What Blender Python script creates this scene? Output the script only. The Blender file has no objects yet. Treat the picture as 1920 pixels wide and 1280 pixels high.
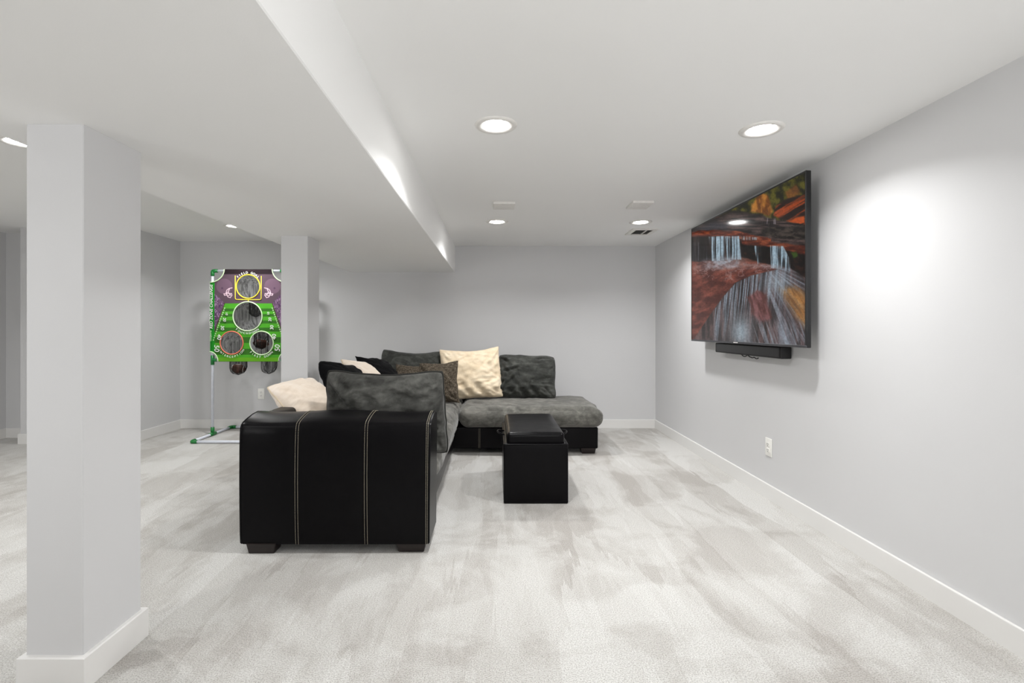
import bpy, bmesh, math, random
import numpy as np
from mathutils import Vector, Matrix, noise

random.seed(7)
rng = np.random.default_rng(11)
C = bpy.context.scene.collection
PI = math.pi

# ------------------------------------------------------------------ camera, world, exposure
SC = bpy.context.scene
cam_d = bpy.data.cameras.new('camera')
cam = bpy.data.objects.new('camera', cam_d)
C.objects.link(cam)
F = 940.0                                   # focal length in pixels of the 1920 px frame
CAMZ = 1.25
cam.location = (0, 0, CAMZ)
cam.rotation_euler = (PI / 2, 0, 0)
cam_d.sensor_width = 36
cam_d.lens = 36 * F / 1920
cam_d.shift_x = 30 / 1920
cam_d.shift_y = -24 / 1920
cam_d.clip_start = 0.05
SC.camera = cam
SC.view_settings.view_transform = 'Standard'
SC.view_settings.look = 'None'
SC.view_settings.gamma = 1
SC.view_settings.use_curve_mapping = False
SC.view_settings.exposure = 0.0
SC.cycles.max_bounces = 16
SC.cycles.diffuse_bounces = 10
SC.cycles.transparent_max_bounces = 16
w = bpy.data.worlds.new('world')
SC.world = w
w.use_nodes = True
w.node_tree.nodes['Background'].inputs[0].default_value = (0.8, 0.85, 0.9, 1)
w.node_tree.nodes['Background'].inputs[1].default_value = 0.05

LAMP_W = 14.2                               # watts of each recessed downlight
LAMP_COL = (1.0, 1.0, 1.0)
# two fill lights added behind the viewpoint, tilted up to even out the brightness
for fx, fy, fe, fa in ((0.75, -1.0, 46.0, 0.85), (-3.0, -0.7, 22.0, 0.80)):
    fd = bpy.data.lights.new('bounce_fill', 'AREA')
    fd.shape = 'DISK'
    fd.size = 0.6
    fd.energy = fe
    fd.color = (1.0, 1.0, 1.0)
    fo = bpy.data.objects.new('bounce_fill', fd)
    C.objects.link(fo)
    fo.location = (fx, fy, 1.3)
    fo.rotation_euler = (PI - fa, 0, 0)


# ------------------------------------------------------------------ helpers: colour and materials
def lin(c):
    c = c / 255.0
    return c / 12.92 if c <= 0.04045 else ((c + 0.055) / 1.055) ** 2.4


def rgb(r, g, b):
    return (lin(r), lin(g), lin(b), 1.0)


def lin_np(a):
    a = np.clip(a, 0, 255) / 255.0
    return np.where(a <= 0.04045, a / 12.92, ((a + 0.055) / 1.055) ** 2.4)


class NT:
    """Small wrapper round a material's node tree."""
    def __init__(self, name):
        self.m = bpy.data.materials.new(name)
        self.m.use_nodes = True
        self.n = self.m.node_tree.nodes
        self.l = self.m.node_tree.links
        self.b = self.n['Principled BSDF']
        self.out = self.n['Material Output']

    def node(self, t, **kw):
        nd = self.n.new(t)
        for k, v in kw.items():
            setattr(nd, k, v)
        return nd

    def set(self, nd, **kw):
        for k, v in kw.items():
            nd.inputs[k.replace('_', ' ')].default_value = v

    def link(self, a, b):
        self.l.new(a, b)

    def coords(self, scale=(1, 1, 1), rot=(0, 0, 0), kind='Object'):
        tc = self.node('ShaderNodeTexCoord')
        mp = self.node('ShaderNodeMapping')
        mp.inputs['Scale'].default_value = scale
        mp.inputs['Rotation'].default_value = rot
        self.link(tc.outputs[kind], mp.inputs['Vector'])
        return mp.outputs['Vector']

    def noise(self, vec, scale=5, detail=4, rough=0.5, dist=0.0):
        nd = self.node('ShaderNodeTexNoise')
        nd.inputs['Scale'].default_value = scale
        nd.inputs['Detail'].default_value = detail
        nd.inputs['Roughness'].default_value = rough
        nd.inputs['Distortion'].default_value = dist
        if vec is not None:
            self.link(vec, nd.inputs['Vector'])
        return nd.outputs['Fac']

    def ramp(self, fac, stops):
        r = self.node('ShaderNodeValToRGB')
        el = r.color_ramp.elements
        while len(el) < len(stops):
            el.new(0.5)
        for e, (p, c) in zip(el, stops):
            e.position = p
            e.color = c
        self.link(fac, r.inputs['Fac'])
        return r.outputs['Color']

    def mix(self, a, b, fac, mode='MIX'):
        mx = self.node('ShaderNodeMix', data_type='RGBA', blend_type=mode)
        if hasattr(fac, 'is_output'):
            self.link(fac, mx.inputs[0])
        else:
            mx.inputs[0].default_value = fac
        for s, i in ((a, 6), (b, 7)):
            if hasattr(s, 'is_output'):
                self.link(s, mx.inputs[i])
            else:
                mx.inputs[i].default_value = s
        return mx.outputs[2]

    def math(self, op, a, b=0.0):
        md = self.node('ShaderNodeMath', operation=op)
        for s, i in ((a, 0), (b, 1)):
            if hasattr(s, 'is_output'):
                self.link(s, md.inputs[i])
            else:
                md.inputs[i].default_value = s
        return md.outputs[0]

    def bump(self, height, strength=0.3, dist=0.01):
        bp = self.node('ShaderNodeBump')
        bp.inputs['Strength'].default_value = strength
        bp.inputs['Distance'].default_value = dist
        self.link(height, bp.inputs['Height'])
        self.link(bp.outputs['Normal'], self.b.inputs['Normal'])

    def color(self, c):
        if hasattr(c, 'is_output'):
            self.link(c, self.b.inputs['Base Color'])
        else:
            self.b.inputs['Base Color'].default_value = c


def paint(name, col, rough=0.6, var=0.03, bump=0.08, scale=220):
    t = NT(name)
    v = t.coords()
    n1 = t.noise(v, 1.3, 3)
    k1 = tuple(x * (1 - var) for x in col[:3]) + (1,)
    k2 = tuple(min(1, x * (1 + var)) for x in col[:3]) + (1,)
    t.color(t.ramp(n1, [(0.3, k1), (0.7, k2)]))
    t.b.inputs['Roughness'].default_value = rough
    t.b.inputs['Specular IOR Level'].default_value = 0.25
    if bump:
        t.bump(t.noise(v, scale, 3), bump, 0.002)
    return t.m


def plain(name, col, rough=0.5, metal=0.0, spec=0.5, var=0.04, scale=30):
    t = NT(name)
    n1 = t.noise(t.coords(), scale, 3)
    k1 = tuple(x * (1 - var) for x in col[:3]) + (1,)
    k2 = tuple(min(1, x * (1 + var)) for x in col[:3]) + (1,)
    t.color(t.ramp(n1, [(0.3, k1), (0.7, k2)]))
    t.b.inputs['Roughness'].default_value = rough
    t.b.inputs['Metallic'].default_value = metal
    t.b.inputs['Specular IOR Level'].default_value = spec
    return t.m


def mat_carpet():
    t = NT('carpet')
    tc = t.node('ShaderNodeTexCoord')
    # warp the coordinates a little so vacuum strokes wander
    wn = t.node('ShaderNodeTexNoise')
    t.set(wn, Scale=0.9, Detail=2.0)
    t.link(tc.outputs['Object'], wn.inputs['Vector'])
    sub = t.node('ShaderNodeVectorMath', operation='SUBTRACT')
    t.link(wn.outputs['Color'], sub.inputs[0])
    sub.inputs[1].default_value = (0.5, 0.5, 0.5)
    scl = t.node('ShaderNodeVectorMath', operation='SCALE')
    t.link(sub.outputs[0], scl.inputs[0])
    scl.inputs['Scale'].default_value = 0.30
    add = t.node('ShaderNodeVectorMath', operation='ADD')
    t.link(tc.outputs['Object'], add.inputs[0])
    t.link(scl.outputs[0], add.inputs[1])

    fr = t.node('ShaderNodeTexNoise')                     # feathered ends of the strokes
    fm = t.node('ShaderNodeMapping')
    fm.inputs['Scale'].default_value = (34, 2.0, 1)
    t.link(tc.outputs['Object'], fm.inputs['Vector'])
    t.link(fm.outputs['Vector'], fr.inputs['Vector'])
    t.set(fr, Scale=1.0, Detail=3.0)
    fsub = t.node('ShaderNodeVectorMath', operation='SUBTRACT')
    t.link(fr.outputs['Color'], fsub.inputs[0])
    fsub.inputs[1].default_value = (0.5, 0.5, 0.5)
    fmul = t.node('ShaderNodeVectorMath', operation='MULTIPLY')
    t.link(fsub.outputs[0], fmul.inputs[0])
    fmul.inputs[1].default_value = (0.10, 0.75, 0)
    add2 = t.node('ShaderNodeVectorMath', operation='ADD')
    t.link(add.outputs[0], add2.inputs[0])
    t.link(fmul.outputs[0], add2.inputs[1])

    def mapped(scale, rotz, loc=(0, 0, 0), src=None):
        mp = t.node('ShaderNodeMapping')
        mp.inputs['Scale'].default_value = scale
        mp.inputs['Rotation'].default_value = (0, 0, rotz)
        mp.inputs['Location'].default_value = loc
        t.link((src or add2).outputs[0], mp.inputs['Vector'])
        return mp.outputs['Vector']

    def cells(scale, rotz, loc):
        vo = t.node('ShaderNodeTexVoronoi')
        vo.inputs['Scale'].default_value = 1.0
        t.link(mapped(scale, rotz, loc), vo.inputs['Vector'])
        sp = t.node('ShaderNodeSeparateColor')
        t.link(vo.outputs['Color'], sp.inputs[0])
        return sp.outputs[0]
    c1 = cells((3.0, 0.55, 1), 0.04, (0.3, 0.1, 0))
    c2 = cells((7.5, 1.2, 1), -0.09, (5.3, 2.1, 0))
    s3 = t.noise(mapped((1.9, 1.7, 1), 0.5, src=add), 1.0, 6, 0.62, 0.5)     # scuffed patches
    s4 = t.noise(mapped((30, 3.0, 1), 0.03), 1.0, 3, 0.6, 0.2)      # fine combing
    e3 = t.ramp(s3, [(0.44, (0, 0, 0, 1)), (0.54, (1, 1, 1, 1))])
    f = t.math('ADD', t.math('MULTIPLY', c1, 0.34), t.math('MULTIPLY', c2, 0.20))
    f = t.math('ADD', f, t.math('MULTIPLY', e3, 0.26))
    f = t.math('ADD', f, t.math('MULTIPLY', s4, 0.22))
    nap = t.ramp(f, [(0.22, CARPET[0]), (0.5, CARPET[1]), (0.80, CARPET[2])])
    grain = t.noise(tc.outputs['Object'], 190, 3, 0.75)
    g = t.ramp(grain, [(0.34, (0.56, 0.54, 0.52, 1)), (0.5, (0.97, 0.97, 0.97, 1)), (0.66, (1.22, 1.22, 1.22, 1))])
    col = t.mix(nap, g, 1.0, 'MULTIPLY')
    t.color(col)
    t.b.inputs['Roughness'].default_value = 0.95
    t.b.inputs['Specular IOR Level'].default_value = 0.05
    t.b.inputs['Sheen Weight'].default_value = 0.15
    t.bump(t.noise(tc.outputs['Object'], 160, 2, 0.7), 0.6, 0.006)
    return t.m


CARPET = [rgb(172, 168, 163), rgb(191, 189, 185), rgb(205, 204, 201)]


def mat_suede(name, dark, mid, light, scale=5.0):
    t = NT(name)
    v = t.coords()
    n1 = t.noise(v, scale, 5, 0.6, 1.2)
    n2 = t.noise(t.coords((1, 1, 2.3), (0.4, 0.2, 0.7)), scale * 2.3, 4, 0.6, 0.8)
    f = t.math('ADD', t.math('MULTIPLY', n1, 0.65), t.math('MULTIPLY', n2, 0.35))
    t.color(t.ramp(f, [(0.36, dark), (0.5, mid), (0.64, light)]))
    t.b.inputs['Roughness'].default_value = 0.9
    t.b.inputs['Specular IOR Level'].default_value = 0.1
    t.b.inputs['Sheen Weight'].default_value = 0.25
    t.b.inputs['Sheen Roughness'].default_value = 0.4
    fine = t.noise(v, 420, 2)
    big = t.noise(v, 14, 3, 0.5, 0.6)
    h = t.math('ADD', t.math('MULTIPLY', fine, 0.12), big)
    t.bump(h, 0.35, 0.012)
    return t.m


def mat_tweed():
    t = NT('brown_tweed')
    v = t.coords()
    wx = t.noise(t.coords((40, 40, 260)), 1.0, 2)
    wz = t.noise(t.coords((260, 260, 40)), 1.0, 2)
    f = t.math('ADD', t.math('MULTIPLY', wx, 0.5), t.math('MULTIPLY', wz, 0.5))
    t.color(t.ramp(f, [(0.34, rgb(38, 33, 28)), (0.5, rgb(78, 70, 60)), (0.66, rgb(128, 118, 104))]))
    t.b.inputs['Roughness'].default_value = 0.95
    t.b.inputs['Specular IOR Level'].default_value = 0.1
    t.bump(f, 0.5, 0.004)
    return t.m


def mat_leather():
    t = NT('black_leather')
    v = t.coords()
    n1 = t.noise(v, 3.0, 3)
    t.color(t.ramp(n1, [(0.0, rgb(9, 8, 10)), (1.0, rgb(13, 12, 14))]))
    t.b.inputs['Roughness'].default_value = 0.31
    t.b.inputs['Specular IOR Level'].default_value = 0.11
    t.bump(t.noise(v, 22, 3, 0.5, 0.2), 0.06, 0.01)
    return t.m


def mat_wood():
    t = NT('espresso_wood')
    n1 = t.noise(t.coords((4, 40, 40)), 1.5, 4, 0.6, 0.5)
    t.color(t.ramp(n1, [(0.3, rgb(20, 13, 12)), (0.7, rgb(33, 23, 21))]))
    t.b.inputs['Roughness'].default_value = 0.4
    return t.m


def mat_vcol(name, rough=0.8, emit=0.0, spec=0.3):
    t = NT(name)
    at = t.node('ShaderNodeAttribute')
    at.attribute_name = 'Col'
    t.b.inputs['Roughness'].default_value = rough
    t.b.inputs['Specular IOR Level'].default_value = spec
    if emit:
        t.color((0.002, 0.002, 0.002, 1))
        t.link(at.outputs['Color'], t.b.inputs['Emission Color'])
        t.b.inputs['Emission Strength'].default_value = emit
    else:
        t.color(at.outputs['Color'])
    return t.m


def mat_net():
    t = NT('black_netting')
    v = t.coords()
    st = t.noise(t.coords((55, 55, 3.0)), 1.0, 3, 0.6, 0.3)
    op = t.ramp(st, [(0.40, (0.22, 0.22, 0.22, 1)), (0.66, (0.80, 0.80, 0.80, 1))])
    t.color(rgb(16, 16, 17))
    t.b.inputs['Roughness'].default_value = 0.7
    tr = t.node('ShaderNodeBsdfTransparent')
    mx = t.node('ShaderNodeMixShader')
    t.link(op, mx.inputs[0])
    t.link(tr.outputs[0], mx.inputs[1])
    t.link(t.b.outputs[0], mx.inputs[2])
    t.link(mx.outputs[0], t.out.inputs['Surface'])
    return t.m


def mat_emit(name, col, strength):
    t = NT(name)
    t.b.inputs['Base Color'].default_value = (0.8, 0.8, 0.8, 1)
    t.b.inputs['Emission Color'].default_value = col
    t.b.inputs['Emission Strength'].default_value = strength
    return t.m


M = {}
M['wall'] = paint('wall_paint_grey', rgb(210, 210, 211), 0.6, 0.012)
M['ceiling'] = paint('ceiling_paint_white', rgb(240, 240, 239), 0.75, 0.008)
M['trim'] = paint('white_trim_paint', rgb(228, 227, 225), 0.35, 0.01, 0.02)
M['carpet'] = mat_carpet()
M['grey_suede'] = mat_suede('grey_microsuede', rgb(50, 50, 48), rgb(71, 71, 68), rgb(96, 96, 92))
M['seat_suede'] = mat_suede('seat_microsuede', rgb(76, 75, 71), rgb(97, 96, 91), rgb(124, 122, 116), 6.0)
M['dark_suede'] = mat_suede('dark_grey_microsuede', rgb(45, 46, 44), rgb(61, 62, 59), rgb(84, 85, 81))
M['cream'] = mat_suede('cream_suede', rgb(212, 192, 162), rgb(228, 210, 182), rgb(238, 224, 200), 4.0)
M['cream_pale'] = mat_suede('pale_cream_suede', rgb(222, 206, 188), rgb(236, 222, 206), rgb(243, 232, 220), 4.0)
M['black_cloth'] = mat_suede('black_velvet', rgb(7, 7, 9), rgb(10, 10, 12), rgb(15, 15, 18))
M['black_cloth'].node_tree.nodes['Principled BSDF'].inputs['Sheen Weight'].default_value = 0.03
M['tweed'] = mat_tweed()
M['leather'] = mat_leather()
M['wood'] = mat_wood()
M['thread'] = plain('cream_thread', rgb(176, 168, 148), 0.8)
M['piping_grey'] = plain('grey_piping', rgb(60, 60, 57), 0.9, spec=0.1)
M['piping_light'] = plain('darker_grey_piping', rgb(46, 46, 44), 0.9, spec=0.1)
M['piping_cream'] = plain('cream_piping', rgb(214, 198, 174), 0.9, spec=0.1)
M['piping_black'] = plain('black_piping', rgb(12, 12, 14), 0.9, spec=0.1)
M['pvc'] = plain('white_pvc', rgb(226, 230, 240), 0.35)
M['green'] = plain('green_plastic', rgb(20, 120, 52), 0.4)
M['sleeve_green'] = plain('green_cloth', rgb(30, 122, 36), 0.8, spec=0.1)
M['sleeve_brown'] = plain('dark_brown_cloth', rgb(48, 37, 42), 0.8, spec=0.1)
M['sleeve_lime'] = plain('lime_cloth', rgb(96, 160, 38), 0.8, spec=0.1)
M['print'] = mat_vcol('board_print', 0.75, spec=0.1)
M['ring_yellow'] = plain('yellow_binding', rgb(236, 214, 60), 0.7)
M['ring_pale'] = plain('pale_green_binding', rgb(206, 232, 188), 0.7)
M['ring_red'] = plain('salmon_binding', rgb(226, 120, 98), 0.7)
M['white_ink'] = plain('white_ink', rgb(240, 240, 236), 0.7)
M['net'] = mat_net()
M['net_edge'] = plain('black_net_edge', rgb(10, 10, 11), 0.7)
M['football'] = plain('brown_football_hide', rgb(92, 52, 38), 0.5, var=0.15, scale=80)
M['plastic_white'] = plain('white_plastic', rgb(238, 237, 232), 0.35)
M['slot'] = plain('dark_slot', rgb(60, 58, 56), 0.6)
M['vent_dark'] = plain('vent_dark', rgb(118, 118, 116), 0.7)
M['tv_black'] = plain('tv_black', rgb(20, 20, 22), 0.3)
M['tv_edge'] = plain('tv_silver_edge', rgb(92, 92, 96), 0.3, 0.8)
M['screen'] = mat_vcol('tv_screen', 0.10, emit=0.74, spec=0.22)
M['bar_black'] = plain('soundbar_black', rgb(12, 12, 14), 0.6)
M['lens'] = mat_emit('lamp_lens', (1, 0.99, 0.97, 1), 60.0)
M['trim_ring'] = plain('lamp_trim_white', rgb(228, 226, 222), 0.45)


# ------------------------------------------------------------------ helpers: geometry
def obj(name, bm, mat, parent=None, smooth=True, kind=None, label=None):
    me = bpy.data.meshes.new(name)
    if isinstance(bm, bmesh.types.BMesh):
        bmesh.ops.recalc_face_normals(bm, faces=bm.faces)
        bm.to_mesh(me)
        bm.free()
    else:
        me = bm
    if smooth:
        for p in me.polygons:
            p.use_smooth = True
    me.materials.append(mat)
    o = bpy.data.objects.new(name, me)
    C.objects.link(o)
    if parent is not None:
        o.parent = parent
    if kind:
        o['kind'] = kind
    if label:
        o['label'] = label
    return o


def auto_smooth(o, ang=40):
    me = o.data
    me.set_sharp_from_angle(angle=math.radians(ang))


def tag(o, label, cat, group=None, kind=None):
    o['label'] = label
    o['category'] = cat
    if group:
        o['group'] = group
    if kind:
        o['kind'] = kind
    return o


def thing(name, label, cat, loc=(0, 0, 0), rz=0.0, group=None):
    o = bpy.data.objects.new(name, None)
    o.empty_display_size = 0.1
    C.objects.link(o)
    o.location = loc
    o.rotation_euler = (0, 0, rz)
    return tag(o, label, cat, group)


def box_bm(x0, x1, y0, y1, z0, z1, bevel=0.0, seg=2, bm=None):
    own = bm is None
    if own:
        bm = bmesh.new()
    v = [bm.verts.new((x, y, z)) for x in (x0, x1) for y in (y0, y1) for z in (z0, z1)]
    idx = [(0, 1, 3, 2), (4, 6, 7, 5), (0, 4, 5, 1), (2, 3, 7, 6), (0, 2, 6, 4), (1, 5, 7, 3)]
    fs = [bm.faces.new([v[i] for i in q]) for q in idx]
    if bevel and own:
        bmesh.ops.recalc_face_normals(bm, faces=bm.faces)
        bmesh.ops.bevel(bm, geom=list(bm.edges), offset=bevel, segments=seg, profile=0.5, affect='EDGES')
    return bm


def struct(name, bm, mat, label, cat, smooth=False):
    o = obj(name, bm, mat, smooth=smooth)
    return tag(o, label, cat, kind='structure')


def tube_bm(pts, r, seg=8, closed=False, bm=None, cap=True):
    if bm is None:
        bm = bmesh.new()
    pts = [Vector(p) for p in pts]
    n = len(pts)
    rings = []
    prev = None
    for i, p in enumerate(pts):
        if closed:
            t = pts[(i + 1) % n] - pts[i - 1]
        else:
            t = pts[min(i + 1, n - 1)] - pts[max(i - 1, 0)]
        t.normalize()
        if prev is None:
            ref = Vector((0, 0, 1)) if abs(t.z) < 0.9 else Vector((1, 0, 0))
            a = t.cross(ref).normalized()
        else:
            a = (prev - t * prev.dot(t)).normalized()
        prev = a
        b = t.cross(a)
        rr = r[i] if isinstance(r, (list, tuple)) else r
        rings.append([bm.verts.new(p + (a * math.cos(2 * PI * k / seg) + b * math.sin(2 * PI * k / seg)) * rr)
                      for k in range(seg)])
    m = n if closed else n - 1
    for i in range(m):
        A, B = rings[i], rings[(i + 1) % n]
        for k in range(seg):
            bm.faces.new((A[k], A[(k + 1) % seg], B[(k + 1) % seg], B[k]))
    if cap and not closed:
        bm.faces.new(rings[0])
        bm.faces.new(rings[-1])
    return bm


def lathe_bm(profile, seg=40, bm=None):
    """profile: list of (r, z)."""
    if bm is None:
        bm = bmesh.new()
    rings = []
    for r, z in profile:
        if r < 1e-6:
            rings.append([bm.verts.new((0, 0, z))])
        else:
            rings.append([bm.verts.new((r * math.cos(2 * PI * k / seg), r * math.sin(2 * PI * k / seg), z))
                          for k in range(seg)])
    for A, B in zip(rings, rings[1:]):
        for k in range(seg):
            if len(A) == 1 and len(B) == 1:
                continue
            if len(A) == 1:
                bm.faces.new((A[0], B[k], B[(k + 1) % seg]))
            elif len(B) == 1:
                bm.faces.new((A[k], A[(k + 1) % seg], B[0]))
            else:
                bm.faces.new((A[k], A[(k + 1) % seg], B[(k + 1) % seg], B[k]))
    return bm


def axis_lines(h, r, n, e=4):
    """Grid coordinates along one axis with extra lines inside the rounded margin."""
    m = [-h + r * (1 - math.cos(PI / 2 * k / e)) for k in range(e)]
    mid = [-(h - r) + 2 * (h - r) * k / n for k in range(n + 1)]
    return m + mid + [-x for x in reversed(m)]


def rbox_bm(sx, sy, sz, r, n=(10, 10, 4), fn=None, e=4):
    """Rounded box centred on the origin; fn(Vector, (u, v, w)) may push each point about."""
    hx, hy, hz = sx / 2, sy / 2, sz / 2
    X, Y, Z = axis_lines(hx, r, n[0], e), axis_lines(hy, r, n[1], e), axis_lines(hz, r, n[2], e)
    bm = bmesh.new()
    cache = {}

    def V(x, y, z):
        k = (round(x, 6), round(y, 6), round(z, 6))
        if k not in cache:
            inner = Vector((max(-hx + r, min(hx - r, x)), max(-hy + r, min(hy - r, y)), max(-hz + r, min(hz - r, z))))
            d = Vector((x, y, z)) - inner
            if d.length > 1e-9:
                p = inner + d.normalized() * r
            else:
                p = inner
            if fn:
                p = fn(p, (x / hx, y / hy, z / hz))
            cache[k] = bm.verts.new(p)
        return cache[k]

    def face(a, b, c, d):
        vs = []
        for q in (a, b, c, d):
            if q not in vs:
                vs.append(q)
        if len(vs) > 2:
            try:
                bm.faces.new(vs)
            except ValueError:
                pass
    for zz in (-hz, hz):
        for i in range(len(X) - 1):
            for j in range(len(Y) - 1):
                face(V(X[i], Y[j], zz), V(X[i + 1], Y[j], zz), V(X[i + 1], Y[j + 1], zz), V(X[i], Y[j + 1], zz))
    for yy in (-hy, hy):
        for i in range(len(X) - 1):
            for j in range(len(Z) - 1):
                face(V(X[i], yy, Z[j]), V(X[i + 1], yy, Z[j]), V(X[i + 1], yy, Z[j + 1]), V(X[i], yy, Z[j + 1]))
    for xx in (-hx, hx):
        for i in range(len(Y) - 1):
            for j in range(len(Z) - 1):
                face(V(xx, Y[i], Z[j]), V(xx, Y[i + 1], Z[j]), V(xx, Y[i + 1], Z[j + 1]), V(xx, Y[i], Z[j + 1]))
    bmesh.ops.remove_doubles(bm, verts=bm.verts, dist=1e-6)
    return bm


def move(bm, loc):
    bmesh.ops.translate(bm, vec=Vector(loc), verts=bm.verts)
    return bm


def fbm(p, octv=3):
    return noise.fractal(Vector(p), 1.0, 2.0, octv)


# ------------------------------------------------------------------ the room
XR, YB = 2.01, 6.317                  # right wall, back wall
XL, YL = -3.98, 5.45                  # left block: right-hand face, front face
XFL, YA, XA = -5.63, 5.76, -5.17      # far-left wall, alcove back, alcove edge
YF = -2.4                             # wall behind the viewpoint
ZC, ZS, ZCL = 2.29, 1.962, 2.35       # main ceiling, soffit underside, left ceiling
SX0, SX1 = -1.83, -0.5175             # soffit faces
BH = 0.108                            # baseboard height

fl = struct('floor', box_bm(XFL - 0.1, XR + 0.1, YF - 0.1, YB + 0.1, -0.08, 0.0), M['carpet'],
            'pale grey cut pile carpet with vacuum tracks across the whole room', 'floor')
struct('ceiling', box_bm(SX1, XR + 0.1, YF - 0.1, YB + 0.1, ZC, ZC + 0.1), M['ceiling'],
       'white ceiling over the seating area right of the beam', 'ceiling')
struct('ceiling', box_bm(XFL - 0.1, SX0, YF - 0.1, YB + 0.1, ZCL, ZCL + 0.1), M['ceiling'],
       'white ceiling of the left side of the basement beyond the columns', 'ceiling')
struct('soffit', box_bm(SX0, SX1, YF - 0.1, YB + 0.1, ZS, ZCL + 0.1, 0.004, 1), M['ceiling'],
       'wide white boxed-in beam hanging below the ceiling over the columns', 'beam')
struct('wall_back', box_bm(XL - 0.05, XR + 0.1, YB, YB + 0.12, 0, ZCL), M['wall'],
       'light grey back wall behind the sectional sofa', 'wall')
struct('wall_right', box_bm(XR, XR + 0.12, YF, YB, 0, ZCL), M['wall'],
       'light grey right wall carrying the television', 'wall')
struct('wall_left', box_bm(XA, XL, YL, YB, 0, ZCL), M['wall'],
       'light grey left wall beside the target game and behind the front column', 'wall')
struct('wall_alcove', box_bm(XFL - 0.1, XA, YA, YA + 0.12, 0, ZCL), M['wall'],
       'grey recessed wall strip at the far left behind the front column', 'wall')
struct('wall_far_left', box_bm(XFL - 0.12, XFL, YF, YA, 0, ZCL), M['wall'],
       'grey side wall at the far left edge of the picture', 'wall')
struct('wall_front', box_bm(XFL - 0.1, XR + 0.1, YF - 0.12, YF, 0, ZCL), M['wall'],
       'grey wall behind the viewpoint', 'wall')


def baseboard(name, x0, x1, y0, y1, label):
    bm = box_bm(x0, x1, y0, y1, 0.0, BH)
    bmesh.ops.recalc_face_normals(bm, faces=bm.faces)
    top = [e for e in bm.edges if all(v.co.z > BH - 1e-5 for v in e.verts)]
    bmesh.ops.bevel(bm, geom=top, offset=0.004, segments=2, profile=0.5, affect='EDGES')
    return struct(name, bm, M['trim'], label, 'baseboard')


BT = 0.016
baseboard('baseboard_back', XL + BT, XR - BT, YB - BT, YB, 'white baseboard along the back wall')
baseboard('baseboard_right', XR - BT, XR, YF, YB, 'white baseboard along the right wall under the television')
baseboard('baseboard_left', XL, XL + BT, YL - BT, YB, 'white baseboard on the left wall beside the target game')
baseboard('baseboard_left_front', XA - BT, XL, YL - BT, YL, 'white baseboard hidden mostly behind the front column')
baseboard('baseboard_alcove', XFL + BT, XA, YA - BT, YA, 'white baseboard in the far left recess')
baseboard('baseboard_far_left', XFL, XFL + BT, YF, YA, 'white baseboard along the far left wall')


def column(x0, x1, y0, y1, label):
    o = struct('column', box_bm(x0, x1, y0, y1, 0, ZS + 0.002, 0.003, 1), M['wall'], label, 'column')
    t = 0.018
    bm = bmesh.new()
    # square collar of four mitred boards round the foot of the column
    H = 0.115
    outer = [(x0 - t, y0 - t), (x1 + t, y0 - t), (x1 + t, y1 + t), (x0 - t, y1 + t)]
    inner = [(x0, y0), (x1, y0), (x1, y1), (x0, y1)]
    b = 0.004
    lev = []
    for pts, z, sh in ((outer, 0, 0), (outer, H - b, 0), (outer, H, b), (inner, H, 0)):
        cx, cy = (x0 + x1) / 2, (y0 + y1) / 2
        lev.append([bm.verts.new((px - math.copysign(sh, px - cx), py - math.copysign(sh, py - cy), z)) for px, py in pts])
    for A, B in zip(lev, lev[1:]):
        for k in range(4):
            bm.faces.new((A[k], A[(k + 1) % 4], B[(k + 1) % 4], B[k]))
    obj('baseboard', bm, M['trim'], o, smooth=False, label='white baseboard collar around the column foot')
    return o


column(-1.636, -1.437, 1.745, 2.03, 'square pale grey column nearest the viewpoint, at the left')
column(-1.652, -1.446, 3.85, 4.10, 'square pale grey column just behind the sofa and game')


# ------------------------------------------------------------------ recessed lights
def downlight(x, y, z, label, shown=True):
    t = thing('downlight', label, 'ceiling light', (x, y, z), 0, 'recessed downlights')
    bm = lathe_bm([(0.066, -0.002), (0.071, -0.005), (0.090, -0.010), (0.104, -0.007), (0.109, -0.001), (0.109, 0.0)], 40)
    obj('trim_ring', bm, M['trim_ring'], t)
    bm = lathe_bm([(0.0, -0.006), (0.05, -0.0055), (0.064, -0.004), (0.0675, -0.002)], 40)
    obj('lens', bm, M['lens'], t)
    ld = bpy.data.lights.new('lamp', 'AREA')
    ld.shape = 'DISK'
    ld.size = 0.13
    ld.energy = LAMP_W
    ld.color = LAMP_COL
    ld.spread = math.radians(140)
    lo = bpy.data.objects.new('lamp', ld)
    C.objects.link(lo)
    lo.parent = t
    lo.location = (0, 0, -0.013)
    return t


downlight(0.0, 2.56, ZC, 'round recessed downlight in the main ceiling, front row beside the beam')
downlight(1.385, 2.615, ZC, 'round recessed downlight in the main ceiling, front row near the television')
downlight(0.01, 4.87, ZC, 'round recessed downlight in the main ceiling, back row over the sofa')
downlight(1.41, 4.89, ZC, 'round recessed downlight in the main ceiling, back row beside the air register')
downlight(-2.80, 5.36, ZCL, 'round recessed downlight over the football target game, left of the beam')
downlight(-2.80, 2.95, ZCL, 'round recessed downlight at the far left behind the front column')
downlight(-2.80, 0.45, ZCL, 'round recessed downlight left of the beam beside the viewpoint')
downlight(-4.70, 3.30, ZCL, 'added downlight beyond the left edge of the view, brightening the far left recess')  # unseen extra downlight, added to lift the dark far left side


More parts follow.
